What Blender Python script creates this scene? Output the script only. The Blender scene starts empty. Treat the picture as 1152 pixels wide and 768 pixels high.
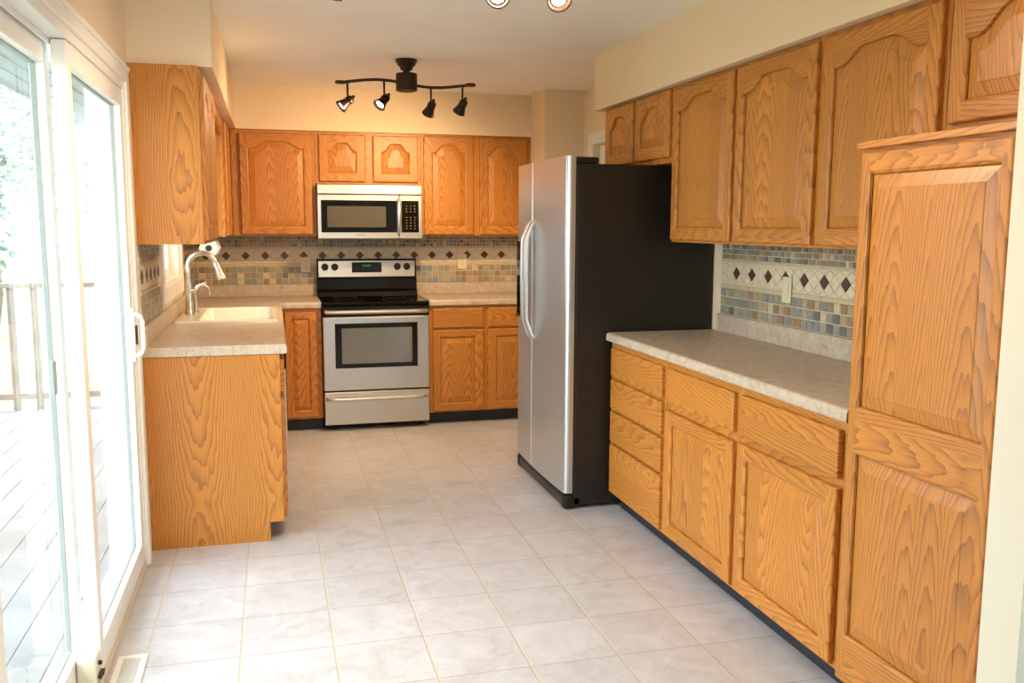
import bpy, bmesh, math, random
from mathutils import Vector, Matrix
random.seed(7)
PI = math.pi
scene = bpy.context.scene
COL = scene.collection

# ------------------------------------------------------------------ camera
cam_data = bpy.data.cameras.new('camera')
cam_data.sensor_fit = 'HORIZONTAL'; cam_data.sensor_width = 36.0
cam_data.lens = 1010.4346 / 1152 * 36.0
cam_data.clip_start = 0.05; cam_data.clip_end = 500
cam = bpy.data.objects.new('camera', cam_data); COL.objects.link(cam)
_R = Vector((0.96659826, -0.25627632, 0.00320226)); _F = Vector((0.25456314, 0.95853618, -0.12808594)); _U = Vector((0.02975591, 0.12462282, 0.9917579))
_m = Matrix.Identity(4)
for i in range(3):
    _m[i][0] = _R[i]; _m[i][1] = _U[i]; _m[i][2] = -_F[i]
_m[0][3], _m[1][3], _m[2][3] = -0.3208, -7.062, 1.4627
cam.matrix_world = _m
scene.camera = cam

# ------------------------------------------------------------------ view, world, sun
SKY_STRENGTH = 8.6
EXPOSURE = 0.06
LAMP_W = 46.0
scene.view_settings.view_transform = 'Standard'
scene.view_settings.look = 'None'
scene.view_settings.exposure = EXPOSURE
scene.view_settings.gamma = 1.0
scene.view_settings.use_curve_mapping = False
world = bpy.data.worlds.new('world'); scene.world = world; world.use_nodes = True
_bg = world.node_tree.nodes['Background']
_bg.inputs[0].default_value = (0.79, 0.905, 1.0, 1); _bg.inputs[1].default_value = SKY_STRENGTH

def lamp(name, kind, loc, direction, energy, color, **kw):
    d = bpy.data.lights.new(name, kind); d.energy = energy; d.color = color
    for k, v in kw.items(): setattr(d, k, v)
    o = bpy.data.objects.new(name, d); COL.objects.link(o); o.location = loc
    o.rotation_euler = Vector(direction).to_track_quat('-Z', 'Y').to_euler()
    return o
lamp('sun', 'SUN', (6, 4, 12), (-0.50, -0.12, -1.0), 4.0, (1.0, 0.95, 0.86), angle=0.01)
def portal(name, loc, direction, sx, sy):
    o = lamp(name, 'AREA', loc, direction, 1.0, (1, 1, 1), shape='RECTANGLE', size=sx, size_y=sy)
    o.data.cycles.is_portal = True
    return o
portal('patio_portal', (-1.04, -4.085, 1.02), (1, 0, 0), 2.06, 2.0)
portal('sink_window_portal', (-1.04, -1.56, 1.58), (1, 0, 0), 1.0, 0.9)
portal('added_window_portal', (3.0, -10.08, 1.2), (0, 1, 0), 2.2, 2.2)  # sky sampling for the added window behind the camera

# ------------------------------------------------------------------ materials
def lin(c):
    return tuple((v / 12.92 if v <= 0.04045 else ((v + 0.055) / 1.055) ** 2.4) for v in [x / 255 for x in c]) + (1.0,)
def new_mat(name):
    m = bpy.data.materials.new(name); m.use_nodes = True
    nt = m.node_tree; b = nt.nodes['Principled BSDF']
    return m, nt, b
class NT:
    """tiny node helper"""
    def __init__(s, nt): s.t = nt
    def n(s, kind, **kw):
        x = s.t.nodes.new(kind)
        for k, v in kw.items(): setattr(x, k, v)
        return x
    def put(s, sock, v):
        if hasattr(v, 'is_output'): s.t.links.new(v, sock)
        elif v is not None: sock.default_value = v
    def m(s, op, a, b=None, c=None, clamp=False):
        x = s.n('ShaderNodeMath', operation=op); x.use_clamp = clamp
        s.put(x.inputs[0], a)
        if b is not None: s.put(x.inputs[1], b)
        if c is not None: s.put(x.inputs[2], c)
        return x.outputs[0]
    def noise(s, vec, scale, detail=3, rough=.5, dist=0):
        x = s.n('ShaderNodeTexNoise'); s.put(x.inputs['Vector'], vec)
        x.inputs['Scale'].default_value = scale; x.inputs['Detail'].default_value = detail
        x.inputs['Roughness'].default_value = rough; x.inputs['Distortion'].default_value = dist
        return x.outputs['Fac']
    def comb(s, x, y, z):
        c = s.n('ShaderNodeCombineXYZ')
        s.put(c.inputs[0], x); s.put(c.inputs[1], y); s.put(c.inputs[2], z)
        return c.outputs[0]
    def mix(s, f, a, b, mode='MIX'):
        x = s.n('ShaderNodeMix', data_type='RGBA', blend_type=mode)
        s.put(x.inputs[0], f); s.put(x.inputs[6], a); s.put(x.inputs[7], b)
        return x.outputs[2]
    def ramp(s, f, stops):
        x = s.n('ShaderNodeValToRGB'); s.put(x.inputs[0], f)
        el = x.color_ramp.elements
        while len(el) < len(stops): el.new(0.5)
        for e, (p, c) in zip(el, stops): e.position = p; e.color = c
        return x.outputs[0]
    def bump(s, h, strength, dist, b):
        x = s.n('ShaderNodeBump'); x.inputs['Strength'].default_value = strength; x.inputs['Distance'].default_value = dist
        s.put(x.inputs['Height'], h); s.t.links.new(x.outputs[0], b.inputs['Normal'])

def plain(name, rgb, rough=.5, metal=0.0, var=0.04, scale=8.0, bump=0.0, emit=None, emit_s=0, spec=.5, coat=0):
    m, nt, b = new_mat(name); q = NT(nt)
    tc = q.n('ShaderNodeTexCoord').outputs['Object']
    f = q.noise(tc, scale, 4)
    c = lin(rgb)
    lo = tuple(v * (1 - var) for v in c[:3]) + (1,); hi = tuple(min(1, v * (1 + var)) for v in c[:3]) + (1,)
    q.put(b.inputs['Base Color'], q.ramp(f, [(.3, lo), (.7, hi)]))
    b.inputs['Roughness'].default_value = rough; b.inputs['Metallic'].default_value = metal
    b.inputs['Specular IOR Level'].default_value = spec
    b.inputs['Coat Weight'].default_value = coat
    if bump: q.bump(q.noise(tc, scale * 12, 3), bump, .004, b)
    if emit:
        b.inputs['Emission Color'].default_value = lin(emit); b.inputs['Emission Strength'].default_value = emit_s
    return m

def oak(name, horizontal, light=(206, 134, 53), dark=(120, 66, 22), board=0.105, rough=.42, lo=-.6, span=2.2):
    m, nt, b = new_mat(name); q = NT(nt)
    tc = q.n('ShaderNodeTexCoord').outputs['Object']
    sp = q.n('ShaderNodeSeparateXYZ'); q.put(sp.inputs[0], tc)
    x, y, z = sp.outputs
    h = q.m('ADD', x, y)
    rnd = q.n('ShaderNodeObjectInfo').outputs['Random']
    u, w = (z, h) if horizontal else (h, z)
    u = q.m('MULTIPLY_ADD', rnd, 3.7, u); w = q.m('MULTIPLY_ADD', rnd, 9.1, w)
    bi = q.m('FLOOR', q.m('DIVIDE', u, board))
    wn = q.n('ShaderNodeTexWhiteNoise', noise_dimensions='2D'); q.put(wn.inputs['Vector'], q.comb(bi, rnd, 0.0))
    wr = q.n('ShaderNodeSeparateColor'); q.put(wr.inputs[0], wn.outputs['Color'])
    r1, r2, r3 = wr.outputs
    # ring distance of a board sawn at a slant through the trunk: nested cathedral arches
    uc = q.m('SUBTRACT', u, q.m('MULTIPLY', q.m('ADD', bi, q.m('MULTIPLY_ADD', r1, span, lo)), board))
    slow = q.noise(q.comb(q.m('MULTIPLY', u, 9), q.m('MULTIPLY', w, 1.6), q.m('MULTIPLY', r2, 30)), 1.0, 3, .55)
    d0 = q.m('MULTIPLY_ADD', r2, .05, q.m('MULTIPLY_ADD', q.m('SUBTRACT', slow, .5), .04, .05))
    tilt = q.m('MULTIPLY_ADD', r3, .05, .055)
    dd = q.m('MULTIPLY_ADD', q.m('PINGPONG', w, 1.15), tilt, d0)
    ring = q.m('SQRT', q.m('ADD', q.m('MULTIPLY', uc, uc), q.m('MULTIPLY', dd, dd)))
    fine = q.noise(q.comb(q.m('MULTIPLY', u, 60), q.m('MULTIPLY', w, 5), r1), 1.0, 3, .6)
    ph = q.m('MULTIPLY_ADD', ring, 122, q.m('MULTIPLY', fine, .55))
    saw = q.m('FRACT', ph)
    pores = q.noise(q.comb(q.m('MULTIPLY', u, 420), q.m('MULTIPLY', w, 9), r2), 1.0, 2, .6)
    band = q.m('MULTIPLY', q.m('POWER', saw, 2.4), q.m('MULTIPLY_ADD', pores, 1.3, .35))
    pore = q.m('MULTIPLY', q.m('SUBTRACT', pores, .5, clamp=True), 2.4, clamp=True)
    f = q.m('ADD', q.m('MULTIPLY', band, .62), q.m('MULTIPLY', pore, .42), clamp=True)
    tone = q.m('MULTIPLY_ADD', q.m('SUBTRACT', r3, .5), .16, .96)
    c = q.mix(f, lin(light), lin(dark))
    tv = q.comb(tone, tone, tone)
    c = q.mix(1.0, c, tv, 'MULTIPLY')
    q.put(b.inputs['Base Color'], c)
    b.inputs['Roughness'].default_value = rough
    b.inputs['Coat Weight'].default_value = .08; b.inputs['Coat Roughness'].default_value = .3
    q.bump(f, .12, .0012, b)
    return m
WV = oak('oak_vertical_grain', False)
WH = oak('oak_horizontal_grain', True)
WPANEL = oak('oak_veneer_panel', False, board=.31, lo=.2, span=.6)
WEDGE = oak('oak_shadowed_reveal', False, light=(196, 126, 56), dark=(140, 76, 26))

def wall_mat(name, rgb): return plain(name, rgb, .85, var=.02, scale=3, bump=.05, spec=.2)
PAINT = wall_mat('tan_wall_paint', (238, 214, 180))
PAINT2 = wall_mat('cream_wall_paint', (228, 222, 204))
CEIL = wall_mat('ceiling_paint', (248, 245, 234))
WHITE = plain('white_vinyl', (240, 238, 232), .35, var=.01)
TRIMW = plain('white_trim_paint', (240, 236, 226), .4, var=.01)
RUBBER = plain('black_toe_vinyl', (38, 40, 44), .5, var=.1)
DARKSEAL = plain('grey_seal', (158, 164, 160), .6)
BLACKGLOSS = plain('black_gloss_enamel', (14, 12, 11), .14, var=.1, spec=.4)
BLACKGLASS = plain('black_glass', (12, 10, 9), .06, var=.05, spec=.35)
BLACKTEX = plain('black_textured_steel', (30, 26, 23), .36, var=.12, scale=60, bump=.12)
BLACKPLASTIC = plain('black_plastic', (20, 19, 19), .35)
BRONZE = plain('dark_bronze', (58, 44, 36), .4, metal=.6, var=.15)
PORC = plain('white_porcelain', (236, 230, 216), .16, var=.01, coat=.3)
ALMOND = plain('almond_plastic', (226, 216, 178), .4, var=.02)
SLOT = plain('slot_brown', (110, 92, 60), .6)
GREYMARK = plain('grey_print', (140, 136, 128), .6)
OVENGLASS = plain('oven_window_glass', (108, 106, 98), .06, metal=.0, var=.03, spec=.9, coat=1)  # base colour lifted to stand in for the bright floor it reflects
MWGLASS = plain('microwave_window_screen', (92, 84, 66), .16, var=.04, coat=.5)
DISPLAY = plain('display_glass', (16, 24, 18), .1)
RINGM = plain('burner_print', (52, 50, 48), .4)
GREEN = plain('green_digits', (40, 90, 50), .5, emit=(60, 200, 90), emit_s=.35)
NICKEL = plain('brushed_nickel', (206, 198, 184), .26, metal=1, var=.03)
BULB = plain('lit_bulb', (255, 240, 215), .5, emit=(255, 232, 196), emit_s=40)
HUB = plain('dark_hub', (46, 44, 36), .5)
PALEDISC = plain('pale_plastic', (214, 226, 222), .3)
DECKWOOD = plain('weathered_deck_board', (138, 134, 134), .8, var=.16, scale=5)
RAILWOOD = plain('weathered_rail', (134, 118, 106), .8, var=.15)
EAVEM = plain('painted_eave', (150, 160, 172), .7)
BARK = plain('tree_bark', (110, 96, 80), .9, var=.3)
LEAF1 = plain('leaf_green', (150, 168, 140), .6, var=.3, scale=2)
LEAF2 = plain('leaf_blue_green', (140, 160, 150), .6, var=.3, scale=2)
LAWN = plain('lawn_grass', (130, 146, 104), .9, var=.3, scale=1)
SIDING = plain('outside_siding', (210, 206, 196), .7)

def steel():
    m, nt, b = new_mat('brushed_stainless_steel'); q = NT(nt)
    tc = q.n('ShaderNodeTexCoord').outputs['Object']
    mp = q.n('ShaderNodeMapping'); q.put(mp.inputs[0], tc); mp.inputs['Scale'].default_value = (4, 4, 400)
    f = q.noise(mp.outputs[0], 1.0, 3)
    q.put(b.inputs['Base Color'], q.ramp(f, [(.2, lin((208, 206, 202))), (.8, lin((216, 214, 210)))]))
    b.inputs['Metallic'].default_value = 1.0
    q.put(b.inputs['Roughness'], q.m('MULTIPLY_ADD', f, .04, .33))
    return m
STEEL = steel()
SATIN = plain('satin_stainless_steel', (200, 203, 204), .36, metal=.86, var=.01)

def laminate():
    m, nt, b = new_mat('mottled_stone_laminate'); q = NT(nt)
    tc = q.n('ShaderNodeTexCoord').outputs['Object']
    f = q.noise(tc, 22, 6, .65, .6); g = q.noise(tc, 90, 3, .6)
    ff = q.m('MULTIPLY_ADD', g, .4, q.m('MULTIPLY', f, .7))
    q.put(b.inputs['Base Color'], q.ramp(ff, [(.36, lin((168, 150, 128))), (.54, lin((196, 178, 156))), (.72, lin((214, 198, 176)))]))
    b.inputs['Roughness'].default_value = .38
    return m
LAM = laminate()

def floor_mat(t, tx, ty):
    m, nt, b = new_mat('floor_tile'); q = NT(nt)
    geo = q.n('ShaderNodeTexCoord').outputs['Object']
    sp = q.n('ShaderNodeSeparateXYZ'); q.put(sp.inputs[0], geo)
    wob = q.m('MULTIPLY', q.m('SUBTRACT', q.noise(geo, 9, 3), .5), .004)
    def dist(c, o):
        k = q.m('DIVIDE', q.m('SUBTRACT', q.m('ADD', c, wob), o), t)
        return q.m('MULTIPLY', q.m('PINGPONG', k, .5), t), q.m('FLOOR', k)
    dx, ix = dist(sp.outputs[0], tx); dy, iy = dist(sp.outputs[1], ty)
    def gr(d, w): return q.m('SUBTRACT', 1.0, q.m('DIVIDE', q.m('SUBTRACT', d, w * .6), w * .6, clamp=True), clamp=True)
    gx = gr(dx, .0042); gy = gr(dy, .0022)
    g = q.m('MAXIMUM', gx, q.m('MULTIPLY', gy, .8))
    wn = q.n('ShaderNodeTexWhiteNoise', noise_dimensions='2D'); q.put(wn.inputs['Vector'], q.comb(ix, iy, 0.0))
    f = q.noise(geo, 7, 6, .62, 1.2); f2 = q.noise(geo, 40, 3)
    ff = q.m('ADD', q.m('MULTIPLY', f, .8), q.m('MULTIPLY', f2, .2))
    c = q.ramp(ff, [(.3, lin((184, 181, 184))), (.5, lin((200, 199, 204))), (.7, lin((211, 211, 217)))])
    tone = q.m('MULTIPLY_ADD', wn.outputs['Value'], .07, .94)
    c = q.mix(1.0, c, q.comb(tone, tone, tone), 'MULTIPLY')
    gc = q.mix(gx, lin((156, 150, 142)), lin((200, 190, 168)))  # lines running in depth get a lighter colour, standing in for glare
    q.put(b.inputs['Base Color'], q.mix(g, c, gc))
    q.put(b.inputs['Roughness'], q.m('MULTIPLY_ADD', g, .4, q.m('MULTIPLY_ADD', f, .14, .30)))
    q.bump(q.m('SUBTRACT', q.m('MULTIPLY', f, .25), g), .35, .003, b)
    return m
FLOOR = floor_mat(.3133, -.1521, -4.0194)

def glass(name, tint, refl=.06):
    m, nt, b = new_mat(name); q = NT(nt)
    nt.nodes.remove(b)
    out = nt.nodes['Material Output']
    tr = q.n('ShaderNodeBsdfTransparent'); tr.inputs[0].default_value = tint
    gl = q.n('ShaderNodeBsdfGlossy'); gl.inputs['Roughness'].default_value = .02
    fr = q.n('ShaderNodeFresnel'); fr.inputs[0].default_value = 1.35
    mx = q.n('ShaderNodeMixShader')
    nt.links.new(q.m('MULTIPLY', fr.outputs[0], .3), mx.inputs[0]); nt.links.new(tr.outputs[0], mx.inputs[1]); nt.links.new(gl.outputs[0], mx.inputs[2])
    nt.links.new(mx.outputs[0], out.inputs[0])
    return m
GLASS = glass('window_glass', (.95, .98, .97, 1))

# slate palette for the mosaics
SLATE = [plain('slate_tile_%s' % n, c, .45, var=.12, scale=40) for n, c in [
    ('grey', (150, 144, 132)), ('blue', (136, 138, 138)), ('tan', (178, 156, 122)), ('brown', (150, 122, 94)),
    ('rust', (162, 130, 102)), ('green', (152, 148, 124)), ('charcoal', (112, 106, 102)), ('cream', (204, 188, 156)), ('stone', (168, 158, 138))]]
GROUT = plain('pale_grout', (212, 198, 170), .8)
LINER = plain('travertine_liner', (206, 186, 150), .5, var=.08, scale=30)
TRAV = plain('travertine_tile', (222, 206, 176), .5, var=.08, scale=25)
DIAM = plain('dark_metallic_diamond', (92, 62, 46), .35, var=.2, scale=50)
SPLASH_MATS = [GROUT, LINER, TRAV, DIAM] + SLATE

# ------------------------------------------------------------------ mesh helpers
class MB:
    def __init__(s): s.bm = bmesh.new()
    def face(s, pts, mi=0, smooth=False):
        try: f = s.bm.faces.new([s.bm.verts.new(p) for p in pts])
        except ValueError: return
        f.material_index = mi; f.smooth = smooth
        return f
    def box(s, x0, x1, y0, y1, z0, z1, bev=0.0, mi=0, seg=2):
        x0, x1 = min(x0, x1), max(x0, x1); y0, y1 = min(y0, y1), max(y0, y1); z0, z1 = min(z0, z1), max(z0, z1)
        r = bmesh.ops.create_cube(s.bm, size=1.0)
        vs = r['verts']
        for v in vs:
            v.co = Vector(((x0 + x1) / 2 + v.co.x * (x1 - x0), (y0 + y1) / 2 + v.co.y * (y1 - y0), (z0 + z1) / 2 + v.co.z * (z1 - z0)))
        fs = set(f for v in vs for f in v.link_faces)
        for f in fs: f.material_index = mi
        if bev > 0:
            es = list(set(e for v in vs for e in v.link_edges))
            b = min(bev, .45 * min(x1 - x0, y1 - y0, z1 - z0))
            rr = bmesh.ops.bevel(s.bm, geom=es, offset=b, segments=seg, profile=.5, affect='EDGES')
            for f in rr['faces']: f.material_index = mi
        return s
    def prism(s, poly, axis, a0, a1, mi=0, smooth=False):
        """poly in the other two axes (in xyz order), extruded along axis"""
        def P(p, a):
            l = list(p); l.insert('xyz'.index(axis), a); return l
        A = [s.bm.verts.new(P(p, a0)) for p in poly]; B = [s.bm.verts.new(P(p, a1)) for p in poly]
        n = len(poly); out = []
        out.append(s.bm.faces.new(A)); out.append(s.bm.faces.new(B[::-1]))
        for i in range(n):
            f = s.bm.faces.new((A[i], B[i], B[(i + 1) % n], A[(i + 1) % n])); f.smooth = smooth; out.append(f)
        for f in out: f.material_index = mi
        return s
    def tube(s, pts, r, seg=10, mi=0, caps=True, closed=False):
        pts = [Vector(p) for p in pts]; n = len(pts)
        rs = r if isinstance(r, (list, tuple)) else [r] * n
        rings = []; prev = None
        for i, p in enumerate(pts):
            t = (pts[min(i + 1, n - 1)] - pts[max(i - 1, 0)]).normalized()
            if prev is None:
                a = Vector((0, 0, 1)) if abs(t.z) < .9 else Vector((1, 0, 0))
                u = t.cross(a).normalized()
            else:
                u = (prev - t * prev.dot(t)).normalized()
            prev = u; w = t.cross(u)
            rings.append([s.bm.verts.new(p + rs[i] * (math.cos(k * 2 * PI / seg) * u + math.sin(k * 2 * PI / seg) * w)) for k in range(seg)])
        for a, b in zip(rings, rings[1:]):
            for k in range(seg):
                f = s.bm.faces.new((a[k], a[(k + 1) % seg], b[(k + 1) % seg], b[k])); f.smooth = True; f.material_index = mi
        if caps:
            for rg in (rings[0], rings[-1]):
                f = s.bm.faces.new(rg); f.material_index = mi
        return s
    def lathe(s, prof, origin, axis=(0, 0, 1), seg=24, mi=0):
        """prof: list of (r, h) along axis from origin"""
        o = Vector(origin); ax = Vector(axis).normalized()
        a = Vector((1, 0, 0)) if abs(ax.x) < .9 else Vector((0, 1, 0))
        u = ax.cross(a).normalized(); w = ax.cross(u)
        rings = []
        for r, h in prof:
            r = max(r, 1e-4)
            rings.append([s.bm.verts.new(o + ax * h + r * (math.cos(k * 2 * PI / seg) * u + math.sin(k * 2 * PI / seg) * w)) for k in range(seg)])
        for i, (A, B) in enumerate(zip(rings, rings[1:])):
            for k in range(seg):
                f = s.bm.faces.new((A[k], A[(k + 1) % seg], B[(k + 1) % seg], B[k])); f.material_index = mi
                f.smooth = True
        for rg in (rings[0], rings[-1]):
            f = s.bm.faces.new(rg); f.material_index = mi
        return s
    def build(s, name, mats, parent=None, sharp=35):
        if not isinstance(mats, (list, tuple)): mats = [mats]
        bm = s.bm
        bmesh.ops.recalc_face_normals(bm, faces=bm.faces)
        off = Vector((0, 0, 0)); p = parent
        while p is not None: off += p.location; p = p.parent
        if parent is None:
            xs = [v.co for v in bm.verts]
            off = Vector(((min(v.x for v in xs) + max(v.x for v in xs)) / 2, (min(v.y for v in xs) + max(v.y for v in xs)) / 2, min(v.z for v in xs)))
        for v in bm.verts: v.co -= off
        for e in bm.edges:
            if len(e.link_faces) == 2 and e.calc_face_angle(0) > math.radians(sharp): e.smooth = False
        me = bpy.data.meshes.new(name); bm.to_mesh(me); bm.free()
        for m in mats: me.materials.append(m)
        o = bpy.data.objects.new(name, me); COL.objects.link(o)
        if parent is not None: o.parent = parent
        else: o.location = off
        return o
def tag(o, label, cat, group=None):
    o['label'] = label; o['category'] = cat
    if group: o['group'] = group
    return o
def thing(name, loc, label, cat, group=None):
    o = bpy.data.objects.new(name, None); COL.objects.link(o); o.location = loc
    o.empty_display_size = .1
    return tag(o, label, cat, group)
def structure(o): o['kind'] = 'structure'; return o
def bx(name, mat, parent, *a, bev=0.0):
    return MB().box(*a, bev=bev).build(name, mat, parent)
def empty_structure(name, loc):
    o = bpy.data.objects.new(name, None); COL.objects.link(o); o.location = loc
    return structure(o)

# ------------------------------------------------------------------ room numbers
XL, XR, ZC = -.888, 1.915, 2.44          # left wall, right wall, ceiling
ZS = 2.132                                # soffit bottom / cabinet tops
YR, XRR = -10.0, 4.2                      # rear wall and right wall of the dining end
CT, CB = .924, .881                       # countertop top and bottom
WT = .14                                  # wall thickness

# ------------------------------------------------------------------ structure
structure(MB().box(XL - WT, XRR + WT, YR - WT, WT, -.12, 0).build('floor', FLOOR)).location
fl = bpy.data.objects['floor']
# keep the tile grid in world coordinates
off = fl.location.copy()
for v in fl.data.vertices: v.co += off
fl.location = (0, 0, 0)
structure(MB().box(XL - WT, XRR + WT, YR - WT, WT, ZC, ZC + .2).build('ceiling', CEIL))
# left wall with patio door and sink window openings
DY0, DY1, DZ1 = -5.12, -3.05, 2.035      # patio door opening
WY0, WY1, WZ0, WZ1 = -2.02, -1.10, 1.13, 2.04
w = MB()
xa, xb = XL - WT, XL
w.box(xa, xb, YR - WT, DY0, 0, ZC); w.box(xa, xb, DY0, DY1, DZ1, ZC); w.box(xa, xb, DY1, WY0, 0, ZC)
w.box(xa, xb, WY0, WY1, 0, WZ0); w.box(xa, xb, WY0, WY1, WZ1, ZC); w.box(xa, xb, WY1, WT, 0, ZC)
structure(w.build('wall_left', PAINT))
structure(MB().box(XL, XRR, 0, WT, 0, ZC).build('wall_back', PAINT))
# right wall with a doorway behind the refrigerator
RY0, RY1, RZ = -1.72, -.905, 2.035
w = MB(); xa, xb = XR, XR + .12
w.box(xa, xb, -5.37, RY0, 0, ZC); w.box(xa, xb, RY0, RY1, RZ, ZC); w.box(xa, xb, RY1, 0, 0, ZC)
structure(w.build('wall_right', PAINT))
structure(MB().box(1.613, XR, -.684, 0, 0, ZC).build('wall_column', PAINT))
structure(MB().box(1.29, XRR, -5.487, -5.372, 0, ZC).build('wall_divider', PAINT2))
structure(MB().box(XRR, XRR + WT, YR, -5.372, 0, ZC).build('wall_dining_right', PAINT2))
w = MB()
ox0, ox1, oz0, oz1 = 1.9, 4.1, .1, 2.3  # opening for the added fill window
w.box(XL, ox0, YR - WT, YR, 0, ZC); w.box(ox1, XRR, YR - WT, YR, 0, ZC); w.box(ox0, ox1, YR - WT, YR, 0, oz0); w.box(ox0, ox1, YR - WT, YR, oz1, ZC)
structure(w.build('wall_rear', PAINT2))
# soffits
structure(MB().box(XL, -.549, -2.895, 0, ZS, ZC).box(-.549, 1.613, -.333, 0, ZS, ZC).build('wall_soffit_left', PAINT))
structure(MB().box(1.54, XR, -5.372, -1.932, ZS, ZC).build('wall_soffit_right', PAINT))

# added window, unseen behind the camera, to bring fill daylight onto the cabinets
win = empty_structure('added_fill_window', ((ox0 + ox1) / 2, YR - .07, oz0))
f = MB()
for a, b in ((ox0, ox0 + .06), (ox1 - .06, ox1), (2.97, 3.03)): f.box(a, b, YR - .11, YR - .03, oz0, oz1, .004)
f.box(ox0, ox1, YR - .11, YR - .03, oz0, oz0 + .06, .004); f.box(ox0, ox1, YR - .11, YR - .03, oz1 - .06, oz1, .004)
f.build('window_frame', WHITE, win)
bx('pane', GLASS, win, ox0 + .05, ox1 - .05, YR - .075, YR - .069, oz0 + .05, oz1 - .05)

# ---- sliding patio door
door = empty_structure('door_1', (XL - .05, (DY0 + DY1) / 2, 0))
f = MB()
cx0, cx1 = XL - .001, XL + .016
f.box(cx0, cx1, DY1 - .002, DY1 + .066, 0, DZ1 + .064, .004); f.box(cx0, cx1, DY0 - .066, DY0 + .002, 0, DZ1 + .064, .004)
f.box(cx0, cx1, DY0 + .002, DY1 - .002, DZ1 - .002, DZ1 + .064, .004)
f.box(cx1 - .004, cx1 + .006, DY0 - .066, DY1 + .066, DZ1 + .044, DZ1 + .064, .003)
f.build('casing', TRIMW, door)
f = MB()
f.box(XL - WT, XL + .004, DY1 - .028, DY1, 0, DZ1, .002); f.box(XL - WT, XL + .004, DY0, DY0 + .028, 0, DZ1, .002)
f.box(XL - WT, XL + .004, DY0 + .028, DY1 - .028, DZ1 - .034, DZ1, .002)
f.box(XL - .052, XL - .046, DY0 + .028, DY1 - .028, DZ1 - .05, DZ1 - .034)
f.build('jamb', WHITE, door)
f = MB(); f.box(XL - WT, XL + .006, DY0 + .028, DY1 - .028, 0, .022, .003); f.box(XL - .006, XL + .002, DY0 + .028, DY1 - .028, .022, .040, .002)
f.box(XL - .056, XL - .050, DY0 + .028, DY1 - .028, .022, .034)
f.build('sill', plain('almond_sill', (214, 204, 182), .4), door)
def sash(xc, y0, y1, nm, sw):
    h = .021
    f = MB(); z0, z1 = .036, DZ1 - .036
    f.box(xc - h, xc + h, y0, y0 + sw, z0, z1, .004); f.box(xc - h, xc + h, y1 - sw, y1, z0, z1, .004)
    f.box(xc - h, xc + h, y0 + sw, y1 - sw, z0, z0 + .085, .003); f.box(xc - h, xc + h, y0 + sw, y1 - sw, z1 - .068, z1, .003)
    p = f.build(nm, WHITE, door)
    s = MB(); a0, a1, b0, b1 = y0 + sw, y1 - sw, z0 + .085, z1 - .068; k = .004
    for e in ((a0, a0 + k, b0, b1), (a1 - k, a1, b0, b1), (a0 + k, a1 - k, b0, b0 + k), (a0 + k, a1 - k, b1 - k, b1)):
        s.box(xc - .018, xc - .004, e[0], e[1], e[2], e[3])
    s.build('glazing_seal', DARKSEAL, p)
    MB().box(xc - .015, xc - .009, a0 + .002, a1 - .002, b0 + .002, b1 - .002).build('glass', GLASS, p)
    return p
p1 = sash(XL - .022, -4.10, DY1 - .029, 'sliding_panel', .062)
p2 = sash(XL - .083, DY0 + .029, -4.035, 'fixed_panel', .062)
# pull handle on the sliding panel's latch stile
hy, hx = DY1 - .068, XL - .001
f = MB(); f.box(hx, hx + .012, hy - .020, hy + .020, .90, 1.125, .005)
f.tube([(hx + .010, hy - .008, .925), (hx + .034, hy - .008, .935), (hx + .042, hy - .008, .96), (hx + .042, hy - .008, 1.065), (hx + .034, hy - .008, 1.09), (hx + .010, hy - .008, 1.10)], .0085, 8)
f.build('pull_handle', WHITE, p1)
bx('latch', BLACKPLASTIC, p1, hx + .010, hx + .020, hy + .004, hy + .014, .97, 1.05, bev=.002)
bx('screen_handle', DARKSEAL, p2, XL - .061, XL - .052, -4.80 + .55, -4.22, .97, 1.07, bev=.004)
f = MB(); f.box(XL - .06, XL - .001, -4.18, -4.107, .024, .125, .010)
fb = f.build('foot_lock', plain('cream_plastic', (232, 224, 200), .4), p1)
f = MB(); f.lathe([(.007, 0), (.007, .010), (.004, .012)], (XL - .002, -4.145, .095), (1, 0, 0), 12); f.box(XL - .002, XL + .012, -4.172, -4.115, .052, .062, .003); f.lathe([(.006, 0), (.006, .016)], (XL - .002, -4.145, .057), (1, 0, 0), 10)
f.build('lock_hardware', BLACKPLASTIC, fb)

# ---- sink window
win = empty_structure('window_1', (XL - .05, (WY0 + WY1) / 2, WZ0))
f = MB()
cw = .085
f.box(XL - .001, XL + .018, WY0 - cw, WY0, WZ0 - cw, 2.128, .004); f.box(XL - .001, XL + .018, WY1, WY1 + cw, WZ0 - cw, 2.128, .004)
f.box(XL - .001, XL + .018, WY0, WY1, WZ0 - cw, WZ0, .004); f.box(XL - .001, XL + .018, WY0, WY1, WZ1, 2.128, .004)
f.build('casing', TRIMW, win)
f = MB()
f.box(XL - WT, XL, WY0, WY0 + .02, WZ0, WZ1); f.box(XL - WT, XL, WY1 - .02, WY1, WZ0, WZ1); f.box(XL - WT, XL + .004, WY0 + .02, WY1 - .02, WZ0, WZ0 + .02); f.box(XL - WT, XL, WY0 + .02, WY1 - .02, WZ1 - .02, WZ1)
f.build('jamb', TRIMW, win)
f = MB(); a0, a1, b0, b1 = WY0 + .02, WY1 - .02, WZ0 + .02, WZ1 - .02
for e in ((a0, a0 + .045, b0, b1), (a1 - .045, a1, b0, b1), (a0 + .045, a1 - .045, b0, b0 + .05), (a0 + .045, a1 - .045, b1 - .045, b1)): f.box(XL - .10, XL - .055, *e, .003)
ym = (a0 + a1) / 2
f.box(XL - .098, XL - .057, ym - .025, ym + .025, b0 + .05, b1 - .045, .003)
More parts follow.
